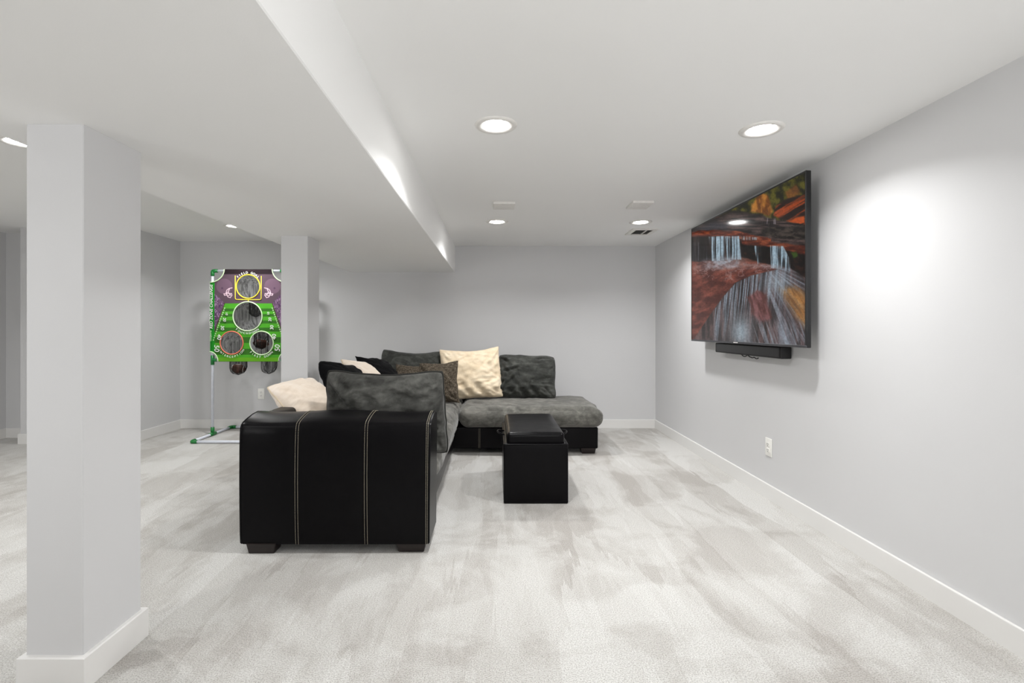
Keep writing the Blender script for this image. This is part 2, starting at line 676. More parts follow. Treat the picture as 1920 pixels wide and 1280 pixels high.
# ------------------------------------------------------------------ ceiling plates and register
def cover_plate(x, y, sx, sy, label):
    t = tag(obj('ceiling_plate', rbox_bm(sx, sy, 0.020, 0.003, (2, 2, 1), e=2), M['trim_ring']), label,
            'ceiling plate', 'square ceiling plates')
    t.location = (x, y, ZC - 0.010)
    bm = bmesh.new()
    for s in (-1, 1):
        b = lathe_bm([(0.0, -0.0035), (0.004, -0.003), (0.006, 0.0)], 12)
        bmesh.ops.translate(b, vec=(s * sx * 0.36, 0, -0.010), verts=b.verts)
        obj('screw', b, M['plastic_white'], t)
    bm.free()
    return t


cover_plate(0.068, 4.20, 0.178, 0.20, 'flat white square plate on the ceiling nearer the beam')
cover_plate(1.20, 4.18, 0.172, 0.22, 'flat white square plate on the ceiling nearer the television')

reg = thing('air_register', 'white ceiling air register with a dark slotted opening behind the downlight', 'vent', (1.555, 5.36, ZC))
rx, ry = 0.135, 0.165
bm = bmesh.new()
for (a, b, c, d) in ((-rx, rx, -ry, -ry + 0.05), (-rx, rx, ry - 0.05, ry), (-rx, -rx + 0.045, -ry + 0.05, ry - 0.05),
                     (rx - 0.045, rx, -ry + 0.05, ry - 0.05)):
    box_bm(a, b, c, d, -0.012, 0.0, bm=bm)
obj('frame', bm, M['trim_ring'], reg, smooth=False)
obj('opening', box_bm(-rx + 0.03, rx - 0.03, -ry + 0.03, ry - 0.03, -0.003, -0.0005), M['vent_dark'], reg, smooth=False)
obj('divider', box_bm(0.02, 0.034, -ry + 0.03, ry - 0.03, -0.012, -0.002), M['trim_ring'], reg, smooth=False)
for k in range(7):
    yy = -0.105 + k * 0.035
    bm = bmesh.new()
    vs = [bm.verts.new(p) for p in ((-0.1, yy, -0.010), (0.1, yy, -0.010), (0.1, yy + 0.014, -0.003), (-0.1, yy + 0.014, -0.003),
                                    (-0.1, yy, -0.0085), (0.1, yy, -0.0085), (0.1, yy + 0.014, -0.0015), (-0.1, yy + 0.014, -0.0015))]
    for q in ((0, 1, 2, 3), (7, 6, 5, 4), (0, 4, 5, 1), (1, 5, 6, 2), (2, 6, 7, 3), (3, 7, 4, 0)):
        bm.faces.new([vs[i] for i in q])
    obj('slat', bm, M['vent_dark'], reg, smooth=False)


# ------------------------------------------------------------------ wall outlets
def outlet(loc, rz, label):
    t = thing('wall_outlet', label, 'outlet', loc, rz)
    pl = rbox_bm(0.082, 0.007, 0.132, 0.003, (2, 1, 2), e=2)
    obj('cover_plate', move(pl, (0, -0.0035, 0)), M['plastic_white'], t)
    for s in (-1, 1):
        f = obj('socket', move(rbox_bm(0.036, 0.004, 0.030, 0.002, (2, 1, 2), e=2), (0, -0.008, s * 0.021)), M['plastic_white'], t)
        for dx, hh in ((-0.0075, 0.010), (0.0075, 0.008)):
            obj('slot', box_bm(dx - 0.0016, dx + 0.0016, -0.0106, -0.0095, s * 0.021 - hh / 2 + 0.003, s * 0.021 + hh / 2 + 0.003),
                M['slot'], f, smooth=False)
        g = lathe_bm([(0.0, 0.0006), (0.0028, 0.0006), (0.0028, -0.0006)], 10)
        bmesh.ops.rotate(g, cent=(0, 0, 0), matrix=Matrix.Rotation(PI / 2, 3, 'X'), verts=g.verts)
        obj('ground_hole', move(g, (0, -0.0102, s * 0.021 - 0.009)), M['slot'], f, smooth=False)
    g = lathe_bm([(0.0, 0.001), (0.003, 0.0006), (0.0032, -0.0006)], 10)
    bmesh.ops.rotate(g, cent=(0, 0, 0), matrix=Matrix.Rotation(PI / 2, 3, 'X'), verts=g.verts)
    obj('screw', move(g, (0, -0.0075, 0)), M['trim_ring'], t)
    return t


outlet((XR, 3.69, 0.378), -PI / 2 + PI, 'white duplex outlet low on the right wall below the television') \
    .rotation_euler = (0, 0, -PI / 2)
outlet((-2.957, YB, 0.43), 0, 'white duplex outlet low on the back wall below the target game')


# ------------------------------------------------------------------ sectional sofa
sofa = thing('sectional_sofa', 'black leather L-shaped sectional with grey suede seats and cream double stitching', 'sofa', (0, 0, 0))

AX0, AX1, AY0, AY1 = -1.425, -0.365, 2.785, 3.10
# arm: profile in (y, z), swept along x with pinched end seams
prof = [(AY0 + 0.004, 0.052), (AY0, 0.10), (AY0 - 0.004, 0.25), (AY0 - 0.006, 0.42), (AY0 - 0.004, 0.58), (AY0 - 0.001, 0.66),
        (AY0 + 0.004, 0.700), (AY0 + 0.012, 0.719), (AY0 + 0.030, 0.731), (AY0 + 0.08, 0.745), (AY0 + 0.14, 0.757), (AY0 + 0.20, 0.762),
        (AY0 + 0.25, 0.754), (AY0 + 0.285, 0.738), (AY0 + 0.305, 0.71), (AY1, 0.66), (AY1, 0.45), (AY1, 0.25), (AY1, 0.052)]
NX = 44


def arm_pt(i, s):
    y, z = prof[i]
    yc, zc = (AY0 + AY1) / 2, 0.40
    k = 1 - 0.016 * max(0.0, abs(s) - 0.965) / 0.035          # ends pulled in at the seam
    x = (AX0 + AX1) / 2 + s * (AX1 - AX0) / 2
    wv = 0.0012 * fbm((x * 2.0, z * 1.5, 1.7)) - 0.006 * max(0, 1 - s * s) * math.sin(PI * min(1, max(0, z / 0.72)))
    sag = 0.006 * math.cos(s * PI * 1.5) * (1 if 8 <= i <= 13 else 0)
    return Vector((x + 0.010 * (1 if s > 0 else 0) * (z - 0.5) * abs(s) ** 8, yc + (y - yc) * k + (wv if i < 9 else 0), zc + (z - zc) * k + sag))


bm = bmesh.new()
ss = [-1, -0.995, -0.985, -0.965] + [-0.94 + 1.88 * k / NX for k in range(NX + 1)] + [0.965, 0.985, 0.995, 1]
grid = [[bm.verts.new(arm_pt(i, s)) for i in range(len(prof))] for s in ss]
for a in range(len(ss) - 1):
    for i in range(len(prof)):
        j = (i + 1) % len(prof)
        bm.faces.new((grid[a][i], grid[a][j], grid[a + 1][j], grid[a + 1][i]))
bm.faces.new(grid[0])
bm.faces.new(list(reversed(grid[-1])))
arm = obj('arm', bm, M['leather'], sofa)
auto_smooth(arm, 50)


def arm_surface(x):
    s = (x - (AX0 + AX1) / 2) / ((AX1 - AX0) / 2)
    return [arm_pt(i, s) for i in range(14)]


def resample(pts, step):
    out = [pts[0].copy()]
    acc = 0.0
    for a, b in zip(pts, pts[1:]):
        L = (b - a).length
        t = step - acc
        while t <= L:
            out.append(a.lerp(b, t / L))
            t += step
        acc = (acc + L) % step
    return out


def stitches(pts, off, bm):
    fine = resample(pts, 0.003)
    k = 0
    while k + 2 < len(fine):
        seg = [p + off(p) for p in fine[k:k + 3]]
        tube_bm(seg, 0.0011, 5, bm=bm)
        k += 3


def arm_off(p):
    c = Vector((p.x, (AY0 + AY1) / 2, 0.5))
    d = (p - c)
    d.x = 0
    if p.z < 0.68:
        d = Vector((0, -1, 0))
    return d.normalized() * 0.0012


def stitch_line(xs):
    for x in xs:
        b2 = bmesh.new()
        stitches(arm_surface(x), arm_off, b2)
        obj('stitching', b2, M['thread'], sofa, kind='stuff', label='cream stitching')


stitch_line((-1.113, -1.098))
stitch_line((-0.729, -0.714))
stitch_line((-0.388, -0.379))
# raised seam ridges between the double stitches
for x in (-1.1055, -0.7215):
    obj('seam', tube_bm([p for p in arm_surface(x)], 0.0022, 6), M['leather'], sofa)
# welt seam round each end of the arm
for s in (-0.985, 0.985):
    pts = [arm_pt(i, s) for i in range(len(prof))]
    obj('end_seam', tube_bm([p + (p - Vector((p.x, 2.94, 0.40))).normalized() * 0.001 for p in pts], 0.0025, 6, closed=True), M['leather'], sofa)


def wob(amp, fr, seed):
    def f(p, u):
        d = amp * fbm((p.x * fr + seed, p.y * fr, p.z * fr))
        return p + Vector((p.x, p.y, p.z)).normalized() * d
    return f


# bases and backs
o = obj('base', move(rbox_bm(0.99, 1.93, 0.22, 0.015, (8, 14, 3), wob(0.004, 3, 2)), (-0.925, 4.05, 0.16)), M['leather'], sofa)
o = obj('base', move(rbox_bm(2.42, 1.05, 0.215, 0.015, (18, 8, 3), wob(0.004, 3, 5)), (-0.19, 5.535, 0.157)), M['leather'], sofa)
o = obj('back_frame', move(rbox_bm(0.14, 3.04, 0.69, 0.035, (3, 20, 6), wob(0.004, 3, 8)), (-1.35, 4.58, 0.40)), M['leather'], sofa)
o = obj('back_frame', move(rbox_bm(1.80, 0.20, 0.64, 0.035, (14, 3, 6), wob(0.005, 3, 9)), (-0.32, 6.0, 0.395)), M['leather'], sofa)
# stitching down the chaise base front
b2 = bmesh.new()
for x in (-0.172, -0.160):
    stitches([Vector((x, 5.006, 0.06 + 0.2 * k / 10)) for k in range(11)], lambda p: Vector((0, -0.0035, 0)), b2)
obj('stitching', b2, M['thread'], sofa, kind='stuff', label='cream stitching')


# seat cushions
def seat_fn(hx, hy, hz, puff, seed, droop=0.0, wr=0.008):
    def f(p, u):
        bx, by = max(0, 1 - u[0] ** 2), max(0, 1 - u[1] ** 2)
        q = p.copy()
        q.z += puff * (bx * by) ** 0.5 * (1 if p.z > 0 else 0.15)
        side = 1 - abs(u[2]) ** 2
        q.x += math.copysign(0.018, p.x) * side * by if abs(u[0]) > 0.9 else 0
        q.y += math.copysign(0.018, p.y) * side * bx if abs(u[1]) > 0.9 else 0
        d = wr * fbm((p.x * 5 + seed, p.y * 5, p.z * 7), 4) + wr * 0.5 * fbm((p.x * 14 + seed, p.y * 14, p.z * 18), 3)
        q += q.normalized() * 0.0 + Vector((0, 0, d if p.z > 0 else 0)) + Vector((d * u[0] ** 6, d * u[1] ** 6, 0))
        return q
    return f


def seat(cx, cy, z0, sx, sy, sz, seed, puff=0.03, wr=0.008, r=0.085):
    fn = seat_fn(sx / 2, sy / 2, sz / 2, puff, seed, wr=wr)
    bm = rbox_bm(sx, sy, sz, r, (max(6, int(sx / 0.04)), max(6, int(sy / 0.04)), 3), fn, e=6)
    o = obj('seat_cushion', move(bm, (cx, cy, z0 + sz / 2)), M['seat_suede'], sofa)
    # seam cord half-way up the cushion side
    hx, hy = sx / 2 + 0.0, sy / 2 + 0.0
    pts = []
    rc = r
    for (ax, ay, a0) in ((hx - rc, hy - rc, 0), (-hx + rc, hy - rc, 90), (-hx + rc, -hy + rc, 180), (hx - rc, -hy + rc, 270)):
        for k in range(9):
            a = math.radians(a0 + k * 90 / 8)
            pts.append(Vector((cx + ax + rc * math.cos(a), cy + ay + rc * math.sin(a), z0 + sz * 0.62)))
    return o


seat(-0.800, 4.035, 0.262, 0.86, 1.83, 0.235, 3, 0.035, 0.013, 0.10)
seat(-0.82, 5.42, 0.262, 0.87, 0.92, 0.205, 17, 0.02)
seat(0.345, 5.42, 0.262, 1.43, 0.96, 0.200, 31, 0.020, 0.010, 0.085)


def foot(x, y, sx=0.165, sy=0.10):
    bm = bmesh.new()
    lo = [bm.verts.new((x + a * sx * 0.43, y + b * sy * 0.43, 0.0)) for a, b in ((-1, -1), (1, -1), (1, 1), (-1, 1))]
    hi = [bm.verts.new((x + a * sx * 0.5, y + b * sy * 0.5, 0.058)) for a, b in ((-1, -1), (1, -1), (1, 1), (-1, 1))]
    for k in range(4):
        bm.faces.new((lo[k], lo[(k + 1) % 4], hi[(k + 1) % 4], hi[k]))
    bm.faces.new(lo)
    bm.faces.new(hi)
    bmesh.ops.recalc_face_normals(bm, faces=bm.faces)
    bmesh.ops.bevel(bm, geom=list(bm.edges), offset=0.003, segments=2, affect='EDGES')
    obj('foot', bm, M['wood'], sofa, smooth=False)


foot(-1.305, 2.83)
foot(-0.475, 2.85)
foot(0.925, 5.06, 0.15)
foot(0.925, 6.0, 0.15)
foot(-1.30, 6.0)
foot(-1.30, 4.4)
foot(-0.55, 4.3)


# ------------------------------------------------------------------ pillows
def pillow(label, w, h, t, mat, loc, yaw=0, lean=0, roll=0, seed=0, cat='pillow', pipe=None, group='sofa pillows', wr=0.010,
           pinch=0.07, sag=0.0, name='pillow', pr=0.005, corner=1.0, bottom_fold=0.6, rnd=0.05, creases=11):
    """Pillow standing on its lower edge: width along local x, height along z, thickness along y."""
    N = 60
    cr_rng = random.Random(int(seed * 100))
    lines = []
    for q in range(creases):
        c = cr_rng.choice(((-1, -1), (1, -1), (1, 1), (-1, 1), (1, -0.3), (-1, 0.2)))
        a = math.atan2(-c[1] + cr_rng.uniform(-0.7, 0.7), -c[0] + cr_rng.uniform(-0.5, 0.5))
        lines.append((c[0] * 0.96 * w / 2, c[1] * 0.94 * h / 2, math.cos(a), math.sin(a), cr_rng.uniform(0.14, 0.36),
                      cr_rng.uniform(0.5, 1.1) * wr * 0.55, cr_rng.uniform(0.010, 0.020), cr_rng.uniform(-0.9, 0.9)))
    # edge-concentrated parameters
    us = [math.sin(PI / 2 * (-1 + 2 * k / N)) for k in range(N + 1)]
    bm = bmesh.new()

    def outline(u, v):
        x = w / 2 * u * (1 - pinch * (1 - v * v) * abs(u) ** 2) * (1.0)
        z = h / 2 * v * (1 - pinch * (1 - u * u) * abs(v) ** 2)
        x *= 1 - rnd * abs(v) ** 9
        z *= 1 - rnd * (w / h) ** 0.5 * abs(u) ** 9
        # the filling sinks: lower half a little wider, top edge dips
        x *= 1 + 0.03 * (-v) * corner
        z -= sag * (1 - u * u) * (0.5 + 0.5 * v)
        x += 0.012 * fbm((seed + v * 1.3, 3.1, u * 0.7))
        z += 0.012 * fbm((seed + u * 1.3, 7.7, v * 0.7))
        return x, z

    def P(u, v, s):
        x, z = outline(u, v)
        b = max(0.0, (1 - u * u)) * max(0.0, (1 - v * v))
        th = t / 2 * (b ** 0.42) * (1 - 0.18 * v)
        # creases running in from the corners and edges
        e = 1 - b
        rad = math.atan2(v + 0.3 * s, u)
        cr = wr * e * fbm((seed + rad * 5.5, 1.5 * math.hypot(u, v) + seed, s * 3.0), 3)
        cr2 = wr * 0.8 * fbm((seed + x * 9 + z * 6, z * 13 - x * 5, s * 5.0 + seed), 3)
        low = bottom_fold * wr * 1.4 * max(0, -v) * math.sin((u * 1.2 + v * 0.8) * 13 + seed) * max(0, 1 - abs(u)) ** 0.3
        fold_ = 0.0
        for lx0, lz0, dx_, dz_, ll, am, sg, bend in lines:
            al = (x - lx0) * dx_ + (z - lz0) * dz_
            ac = -(x - lx0) * dz_ + (z - lz0) * dx_ - bend * al * al
            if -0.02 < al < ll:
                k_ = math.sin(PI * min(1.0, max(0.0, (al + 0.02) / (ll + 0.02)))) ** 0.7
                fold_ += am * k_ * (math.exp(-((ac - sg) / sg) ** 2) - 1.3 * math.exp(-((ac + sg * 0.4) / (sg * 0.8)) ** 2))
        th += (cr + cr2 + low + fold_) * min(1, b * 6) ** 0.7
        th = max(th, 0.0)
        return Vector((x, -s * th, z + h / 2))
    front = [[bm.verts.new(P(u, v, 1)) for v in us] for u in us]
    back = [[None] * (N + 1) for _ in range(N + 1)]
    for i, u in enumerate(us):
        for j, v in enumerate(us):
            if i in (0, N) or j in (0, N):
                back[i][j] = front[i][j]
            else:
                back[i][j] = bm.verts.new(P(u, v, -1))
    for i in range(N):
        for j in range(N):
            bm.faces.new((front[i][j], front[i + 1][j], front[i + 1][j + 1], front[i][j + 1]))
            bm.faces.new((back[i][j], back[i][j + 1], back[i + 1][j + 1], back[i + 1][j]))
    o = tag(obj(name, bm, mat), label, cat, group)
    o.matrix_world = (Matrix.Translation(loc) @ Matrix.Rotation(math.radians(yaw), 4, 'Z')
                      @ Matrix.Rotation(math.radians(-lean), 4, 'X') @ Matrix.Rotation(math.radians(roll), 4, 'Y'))
    if pipe is not None:
        pts = []
        ring = ([(u, -1) for u in us] + [(1, v) for v in us[1:]] + [(u, 1) for u in reversed(us[:-1])] + [(-1, v) for v in reversed(us[1:-1])])
        for u, v in ring:
            x, z = outline(u, v)
            pts.append(Vector((x, 0, z + h / 2)))
        obj('piping', tube_bm(pts, pr, 6, closed=True), pipe, o)
    return o


# lean > 0 tips the top away from the face direction (local -y is the face)
pillow('large grey suede pillow with piping standing against the near arm', 0.765, 0.545, 0.26, M['grey_suede'],
       (-0.705, 3.255, 0.445), yaw=0, lean=-9, roll=0, seed=2.3, pipe=M['piping_light'], wr=0.026, pinch=0.03, sag=0.022, rnd=0.035, pr=0.008)
pillow('pale cream pillow leaning over the sofa back beside the near arm', 0.43, 0.55, 0.24, M['cream_pale'],
       (-1.045, 3.335, 0.535), yaw=62, lean=50, roll=-6, seed=9.1, pipe=M['piping_cream'], wr=0.010, rnd=0.07)
pillow('black pillow on the long seat nearest the pale cream pillow', 0.46, 0.62, 0.24, M['black_cloth'],
       (-0.98, 3.82, 0.50), yaw=70, lean=39, roll=12, seed=14.2, pipe=M['piping_black'], wr=0.010, rnd=0.11)
pillow('cream pillow wedged between the two black pillows', 0.44, 0.60, 0.22, M['cream_pale'],
       (-0.97, 4.42, 0.50), yaw=76, lean=40, roll=12, seed=21.7, pipe=M['piping_cream'], wr=0.008)
pillow('black pillow with a pointed corner nearest the sofa corner', 0.46, 0.62, 0.24, M['black_cloth'],
       (-0.90, 4.80, 0.50), yaw=74, lean=42, roll=10, seed=33.3, pipe=M['piping_black'], wr=0.010, rnd=0.0)
pillow('dark grey suede pillow in the sofa corner against the back wall', 0.74, 0.55, 0.24, M['dark_suede'],
       (-0.97, 5.66, 0.47), yaw=0, lean=12, roll=2, seed=41.0, pipe=M['piping_grey'], wr=0.012, sag=0.035, pinch=0.02, rnd=0.055)
pillow('large cream suede pillow at the centre of the back row', 0.685, 0.57, 0.22, M['cream'],
       (-0.275, 5.56, 0.475), yaw=0, lean=13, roll=-3, seed=57.5, pipe=M['piping_cream'], wr=0.022, sag=0.03, pinch=0.04, rnd=0.02)
pillow('dark grey suede pillow at the right end of the back row', 0.66, 0.485, 0.24, M['dark_suede'],
       (0.325, 5.60, 0.47), yaw=-4, lean=14, roll=2, seed=63.9, pipe=M['piping_grey'], wr=0.024, pinch=0.015, rnd=0.05)
pillow('small brown tweed pillow half hidden behind its twin', 0.40, 0.40, 0.15, M['tweed'],
       (-0.90, 5.36, 0.475), yaw=14, lean=16, roll=4, seed=72.4, wr=0.010, pinch=0.10, group='tweed pillows', pipe=None, rnd=0.0)
pillow('small brown tweed pillow in front of the cream pillow', 0.44, 0.44, 0.15, M['tweed'],
       (-0.60, 5.22, 0.470), yaw=-8, lean=13, roll=-3, seed=88.8, wr=0.010, pinch=0.09, group='tweed pillows', pipe=None, rnd=0.0)

# ------------------------------------------------------------------ ottoman
ott = thing('storage_ottoman', 'black leather storage ottoman bench with padded lid in front of the chaise', 'ottoman', (0.285, 3.575, 0))
OW, OL, OH = 0.462, 0.86, 0.428
o = obj('body', move(rbox_bm(OW, OL, OH - 0.004, 0.010, (8, 12, 8), wob(0.0008, 3, 3)), (0, OL / 2, OH / 2)), M['leather'], ott)


def lid_fn(p, u):
    q = p.copy()
    if p.z > 0:
        q.z += 0.010 * max(0, 1 - u[0] ** 2) ** 0.5 * max(0, 1 - u[1] ** 2) ** 0.5 + 0.004 * fbm((p.x * 6, p.y * 6, 4.4))
    return q


obj('lid', move(rbox_bm(OW - 0.045, OL - 0.05, 0.10, 0.026, (12, 20, 2), lid_fn, e=5), (0, OL / 2, 0.452)), M['leather'], ott)


def rrect(x0, x1, y0, y1, r, z, n=6):
    pts = []
    for cx, cy, a0 in ((x1 - r, y1 - r, 0), (x0 + r, y1 - r, 90), (x0 + r, y0 + r, 180), (x1 - r, y0 + r, 270)):
        for k in range(n + 1):
            a = math.radians(a0 + 90 * k / n)
            pts.append(Vector((cx + r * math.cos(a), cy + r * math.sin(a), z)))
    return pts


obj('rim', tube_bm(rrect(-OW / 2 + 0.005, OW / 2 - 0.005, 0.005, OL - 0.005, 0.01, OH - 0.006), 0.007, 8, closed=True), M['leather'], ott)
lx, ly0, ly1 = (OW - 0.045) / 2 - 0.004, 0.029, OL - 0.029
obj('lid_piping', tube_bm(rrect(-lx, lx, ly0, ly1, 0.026, 0.487), 0.0035, 6, closed=True), M['leather'], ott)
for s in (-1, 1):
    pts = [Vector((s * (OW / 2 - 0.012 + 0.055 * math.sin(PI * k / 10)), OL * 0.46 + 0.075 * math.cos(PI * k / 10), 0.428 + 0.012 * math.sin(PI * k / 10)))
           for k in range(11)]
    obj('handle', tube_bm(pts, 0.006, 6), M['leather'], ott)

# ------------------------------------------------------------------ television and soundbar
TVX = 1.88                                        # front of the screen
tv_near, tv_far = F * TVX / 581, F * TVX / 366
tv_top, tv_bot = CAMZ + 0.5115 * TVX, CAMZ - 0.0625 * TVX
TL, TH = tv_far - tv_near, tv_top - tv_bot
tv = thing('television', 'large flat television showing red rock waterfalls, mounted on the right wall', 'television',
           (XR, (tv_near + tv_far) / 2, tv_bot), 0)
dx = TVX - XR
obj('back_panel', move(rbox_bm(0.030, TL, TH, 0.005, (1, 6, 6), e=2), (dx + 0.019, 0, TH / 2)), M['tv_black'], tv)
for nm, (y0, y1, z0, z1), mt in (('bezel', (-TL / 2, TL / 2, TH - 0.011, TH), M['tv_black']),
                                 ('bezel', (-TL / 2, -TL / 2 + 0.011, 0.016, TH - 0.011), M['tv_black']),
                                 ('bezel', (TL / 2 - 0.011, TL / 2, 0.016, TH - 0.011), M['tv_black']),
                                 ('bottom_bezel', (-TL / 2, TL / 2, 0.0, 0.016), M['tv_edge'])):
    obj(nm, box_bm(dx, dx + 0.008, y0, y1, z0, z1, 0.0015, 1), mt, tv, smooth=False)
obj('logo', box_bm(dx - 0.001, dx + 0.001, -0.035, 0.035, 0.005, 0.012), M['plastic_white'], tv, smooth=False)
obj('wall_bracket', box_bm(dx + 0.034, -0.001, -0.30, 0.30, 0.30, 0.75, 0.004, 1), M['tv_black'], tv, smooth=False)


# picture on the screen: painted in numpy and stored as vertex colours of the screen mesh
def vnoise(x, y, seed=0):
    def hsh(ix, iy):
        n = (ix * 374761393 + iy * 668265263 + seed * 1442695041) & 0xffffffff
        n = ((n ^ (n >> 13)) * 1274126177) & 0xffffffff
        return ((n ^ (n >> 16)) & 0xffff) / 65535.0
    ix, iy = np.floor(x).astype(np.int64), np.floor(y).astype(np.int64)
    fx, fy = x - ix, y - iy
    fx, fy = fx * fx * (3 - 2 * fx), fy * fy * (3 - 2 * fy)
    a, b, c, d = hsh(ix, iy), hsh(ix + 1, iy), hsh(ix, iy + 1), hsh(ix + 1, iy + 1)
    return (a * (1 - fx) + b * fx) * (1 - fy) + (c * (1 - fx) + d * fx) * fy


def fnoise(x, y, seed=0, oct=4):
    s, a, t = 0, 1.0, 0
    for k in range(oct):
        s = s + a * vnoise(x * 2 ** k, y * 2 ** k, seed + k * 17)
        t += a
        a *= 0.55
    return s / t


def sstep(a, b, x):
    t = np.clip((x - a) / (b - a), 0, 1)
    return t * t * (3 - 2 * t)


def poly_mask(X, Y, pts, soft=6.0):
    """Soft mask of a polygon: inside test plus distance to the outline."""
    inside = np.zeros(X.shape, bool)
    dist = np.full(X.shape, 1e9)
    n = len(pts)
    for i in range(n):
        x0, y0 = pts[i]
        x1, y1 = pts[(i + 1) % n]
        cond = (y0 > Y) != (y1 > Y)
        xi = (x1 - x0) * (Y - y0) / ((y1 - y0) if y1 != y0 else 1e-9) + x0
        inside ^= cond & (X < xi)
        ex, ey = x1 - x0, y1 - y0
        t = np.clip(((X - x0) * ex + (Y - y0) * ey) / (ex * ex + ey * ey + 1e-9), 0, 1)
        dist = np.minimum(dist, np.hypot(X - x0 - t * ex, Y - y0 - t * ey))
    sd = np.where(inside, dist, -dist)
    return sstep(-soft, soft, sd)


def waterfall_picture(U, V):
    """U 0..1 left to right, V 0..1 top to bottom; features are placed in a 914 x 1280 sketch sheet."""
    ox = 1.0 / (1 / 368.0 + U * (1 / 577.0 - 1 / 368.0))
    fx = (ox - 368) / (577 - 368.0)
    X = 112 + fx * (752 - 112)
    yt = 405 + fx * (78 - 405)
    yb = 1034 + fx * (1056 - 1034)
    Y = yt + V * (yb - yt)
    col = np.zeros(X.shape + (3,))
    col[:] = (112, 70, 58)

    def lay(mask, c):
        nonlocal col
        c = np.asarray(c, float)
        col = col * (1 - mask[..., None]) + c * mask[..., None]

    def C2(a, b, f):
        return np.asarray(a, float) * (1 - f[..., None]) + np.asarray(b, float) * f[..., None]
    warp = 26 * (fnoise(X / 60, Y / 60, 5) - 0.5)
    Xw, Yw = X + warp, Y + 20 * (fnoise(X / 50, Y / 40, 9) - 0.5)
    # foliage and canyon wall at top right
    m = poly_mask(Xw, Yw, [(250, 330), (760, 50), (770, 400), (560, 345), (400, 320)], 5)
    f = fnoise(X / 22, Y / 30, 21, 5)
    fol = C2((30, 32, 14), (104, 100, 36), sstep(0.3, 0.7, f))
    lay(m, fol)
    m2 = poly_mask(Xw, Yw, [(455, 255), (500, 190), (540, 215), (565, 300), (545, 325), (450, 305)], 8)
    lay(m2, C2((120, 72, 26), (196, 138, 64), sstep(0.3, 0.7, fnoise(X / 26, Y / 60, 33, 5))))
    m2 = poly_mask(Xw, Yw, [(640, 190), (700, 150), (715, 200), (660, 245)], 10)
    lay(m2 * 0.7, (150, 92, 46))
    # orange slabs
    diag = fnoise((X + Y * 1.7) / 30, (Y - X * 0.55) / 190, 44, 4)
    sl = poly_mask(Xw, Yw, [(570, 320), (585, 260), (700, 210), (760, 200), (770, 380), (660, 360)], 6)
    lay(sl, C2((44, 30, 26), (168, 82, 42), sstep(0.42, 0.66, diag)))
    sl = poly_mask(X, Yw, [(660, 352), (690, 340), (745, 326), (750, 362), (690, 368)], 5)
    lay(sl, (196, 96, 44))
    # dark shelf band
    bnd = poly_mask(X, Yw, [(90, 400), (300, 318), (350, 292), (470, 318), (640, 352), (760, 372), (770, 500), (560, 465), (400, 440), (90, 425)], 5)
    st = fnoise(X / 70, Y / 9, 51, 5)
    lay(bnd, C2((34, 28, 30), (108, 90, 86), sstep(0.35, 0.75, st)))
    bl = poly_mask(X, Yw, [(140, 405), (230, 370), (330, 372), (300, 395), (200, 412)], 14)
    lay(bl * 0.5, (78, 84, 100))
    for (a, b, c, d) in ((505, 335, 545, 372), (565, 338, 605, 372), (395, 320, 400, 372), (620, 345, 645, 372)):
        mm = poly_mask(X, Y, [(a, b), (c, b), (c - 6, d), (a + 4, d)], 3) * sstep(0.45, 0.75, fnoise(X / 5, Y / 60, 61))
        lay(mm * 0.7, (170, 162, 168))
    rk = poly_mask(Xw, Yw, [(500, 405), (545, 385), (650, 385), (750, 372), (752, 455), (640, 460), (520, 440)], 5)
    lay(rk, C2((32, 28, 27), (86, 76, 70), sstep(0.3, 0.75, fnoise(X / 26, Y / 14, 71, 5))))
    # red ledge across the middle
    red = C2((92, 42, 30), (164, 92, 62), sstep(0.3, 0.75, fnoise(X / 40, Y / 9, 81, 5)))
    lg = poly_mask(X, Yw, [(90, 418), (250, 405), (380, 415), (560, 455), (560, 470), (400, 462), (250, 446), (90, 448)], 4)
    lay(lg, red)
    cave = poly_mask(X, Y, [(90, 446), (260, 442), (400, 460), (400, 560), (300, 590), (90, 590)], 5)
    lay(cave, C2((26, 20, 20), (74, 56, 52), sstep(0.4, 0.8, fnoise(X / 9, Y / 120, 91))))
    lg = poly_mask(X, Yw, [(388, 462), (470, 455), (560, 470), (700, 492), (760, 490), (760, 545), (640, 520), (560, 500), (400, 488)], 4)
    lay(lg, red * 0.92)
    cave = poly_mask(X, Yw, [(392, 486), (560, 500), (680, 530), (760, 545), (760, 690), (660, 620), (540, 605), (400, 560)], 6)
    lay(cave, C2((20, 14, 12), (62, 36, 26), sstep(0.45, 0.8, fnoise(X / 26, Y / 20, 97))))
    gr = poly_mask(Xw, Yw, [(670, 535), (705, 525), (715, 555), (685, 565)], 7)
    lay(gr, (70, 96, 34))
    # rusty pool floor
    pool = poly_mask(X, Yw, [(90, 590), (300, 580), (480, 590), (640, 615), (480, 660), (350, 715), (240, 860), (110, 1060), (90, 1060)], 6)
    lay(pool, C2((92, 46, 38), (152, 90, 74), sstep(0.25, 0.78, fnoise((X - Y * 0.4) / 60, (Y + X * 0.4) / 26, 103, 5))))
    # bottom ground beneath the curtain fall
    gnd = poly_mask(X, Y, [(235, 862), (290, 785), (360, 705), (450, 662), (560, 636), (660, 615), (780, 690), (780, 1090), (110, 1090), (125, 1030)], 3)
    lay(gnd, C2((58, 50, 50), (122, 100, 98), sstep(0.3, 0.75, fnoise(X / 16, Y / 110, 111, 4))))
    tan = poly_mask(Xw, Yw, [(610, 740), (690, 720), (770, 760), (780, 980), (700, 900), (640, 800)], 26)
    lay(tan, C2((120, 84, 50), (196, 144, 84), sstep(0.2, 0.8, fnoise((X - Y * 0.6) / 22, (Y + X) / 170, 121))))

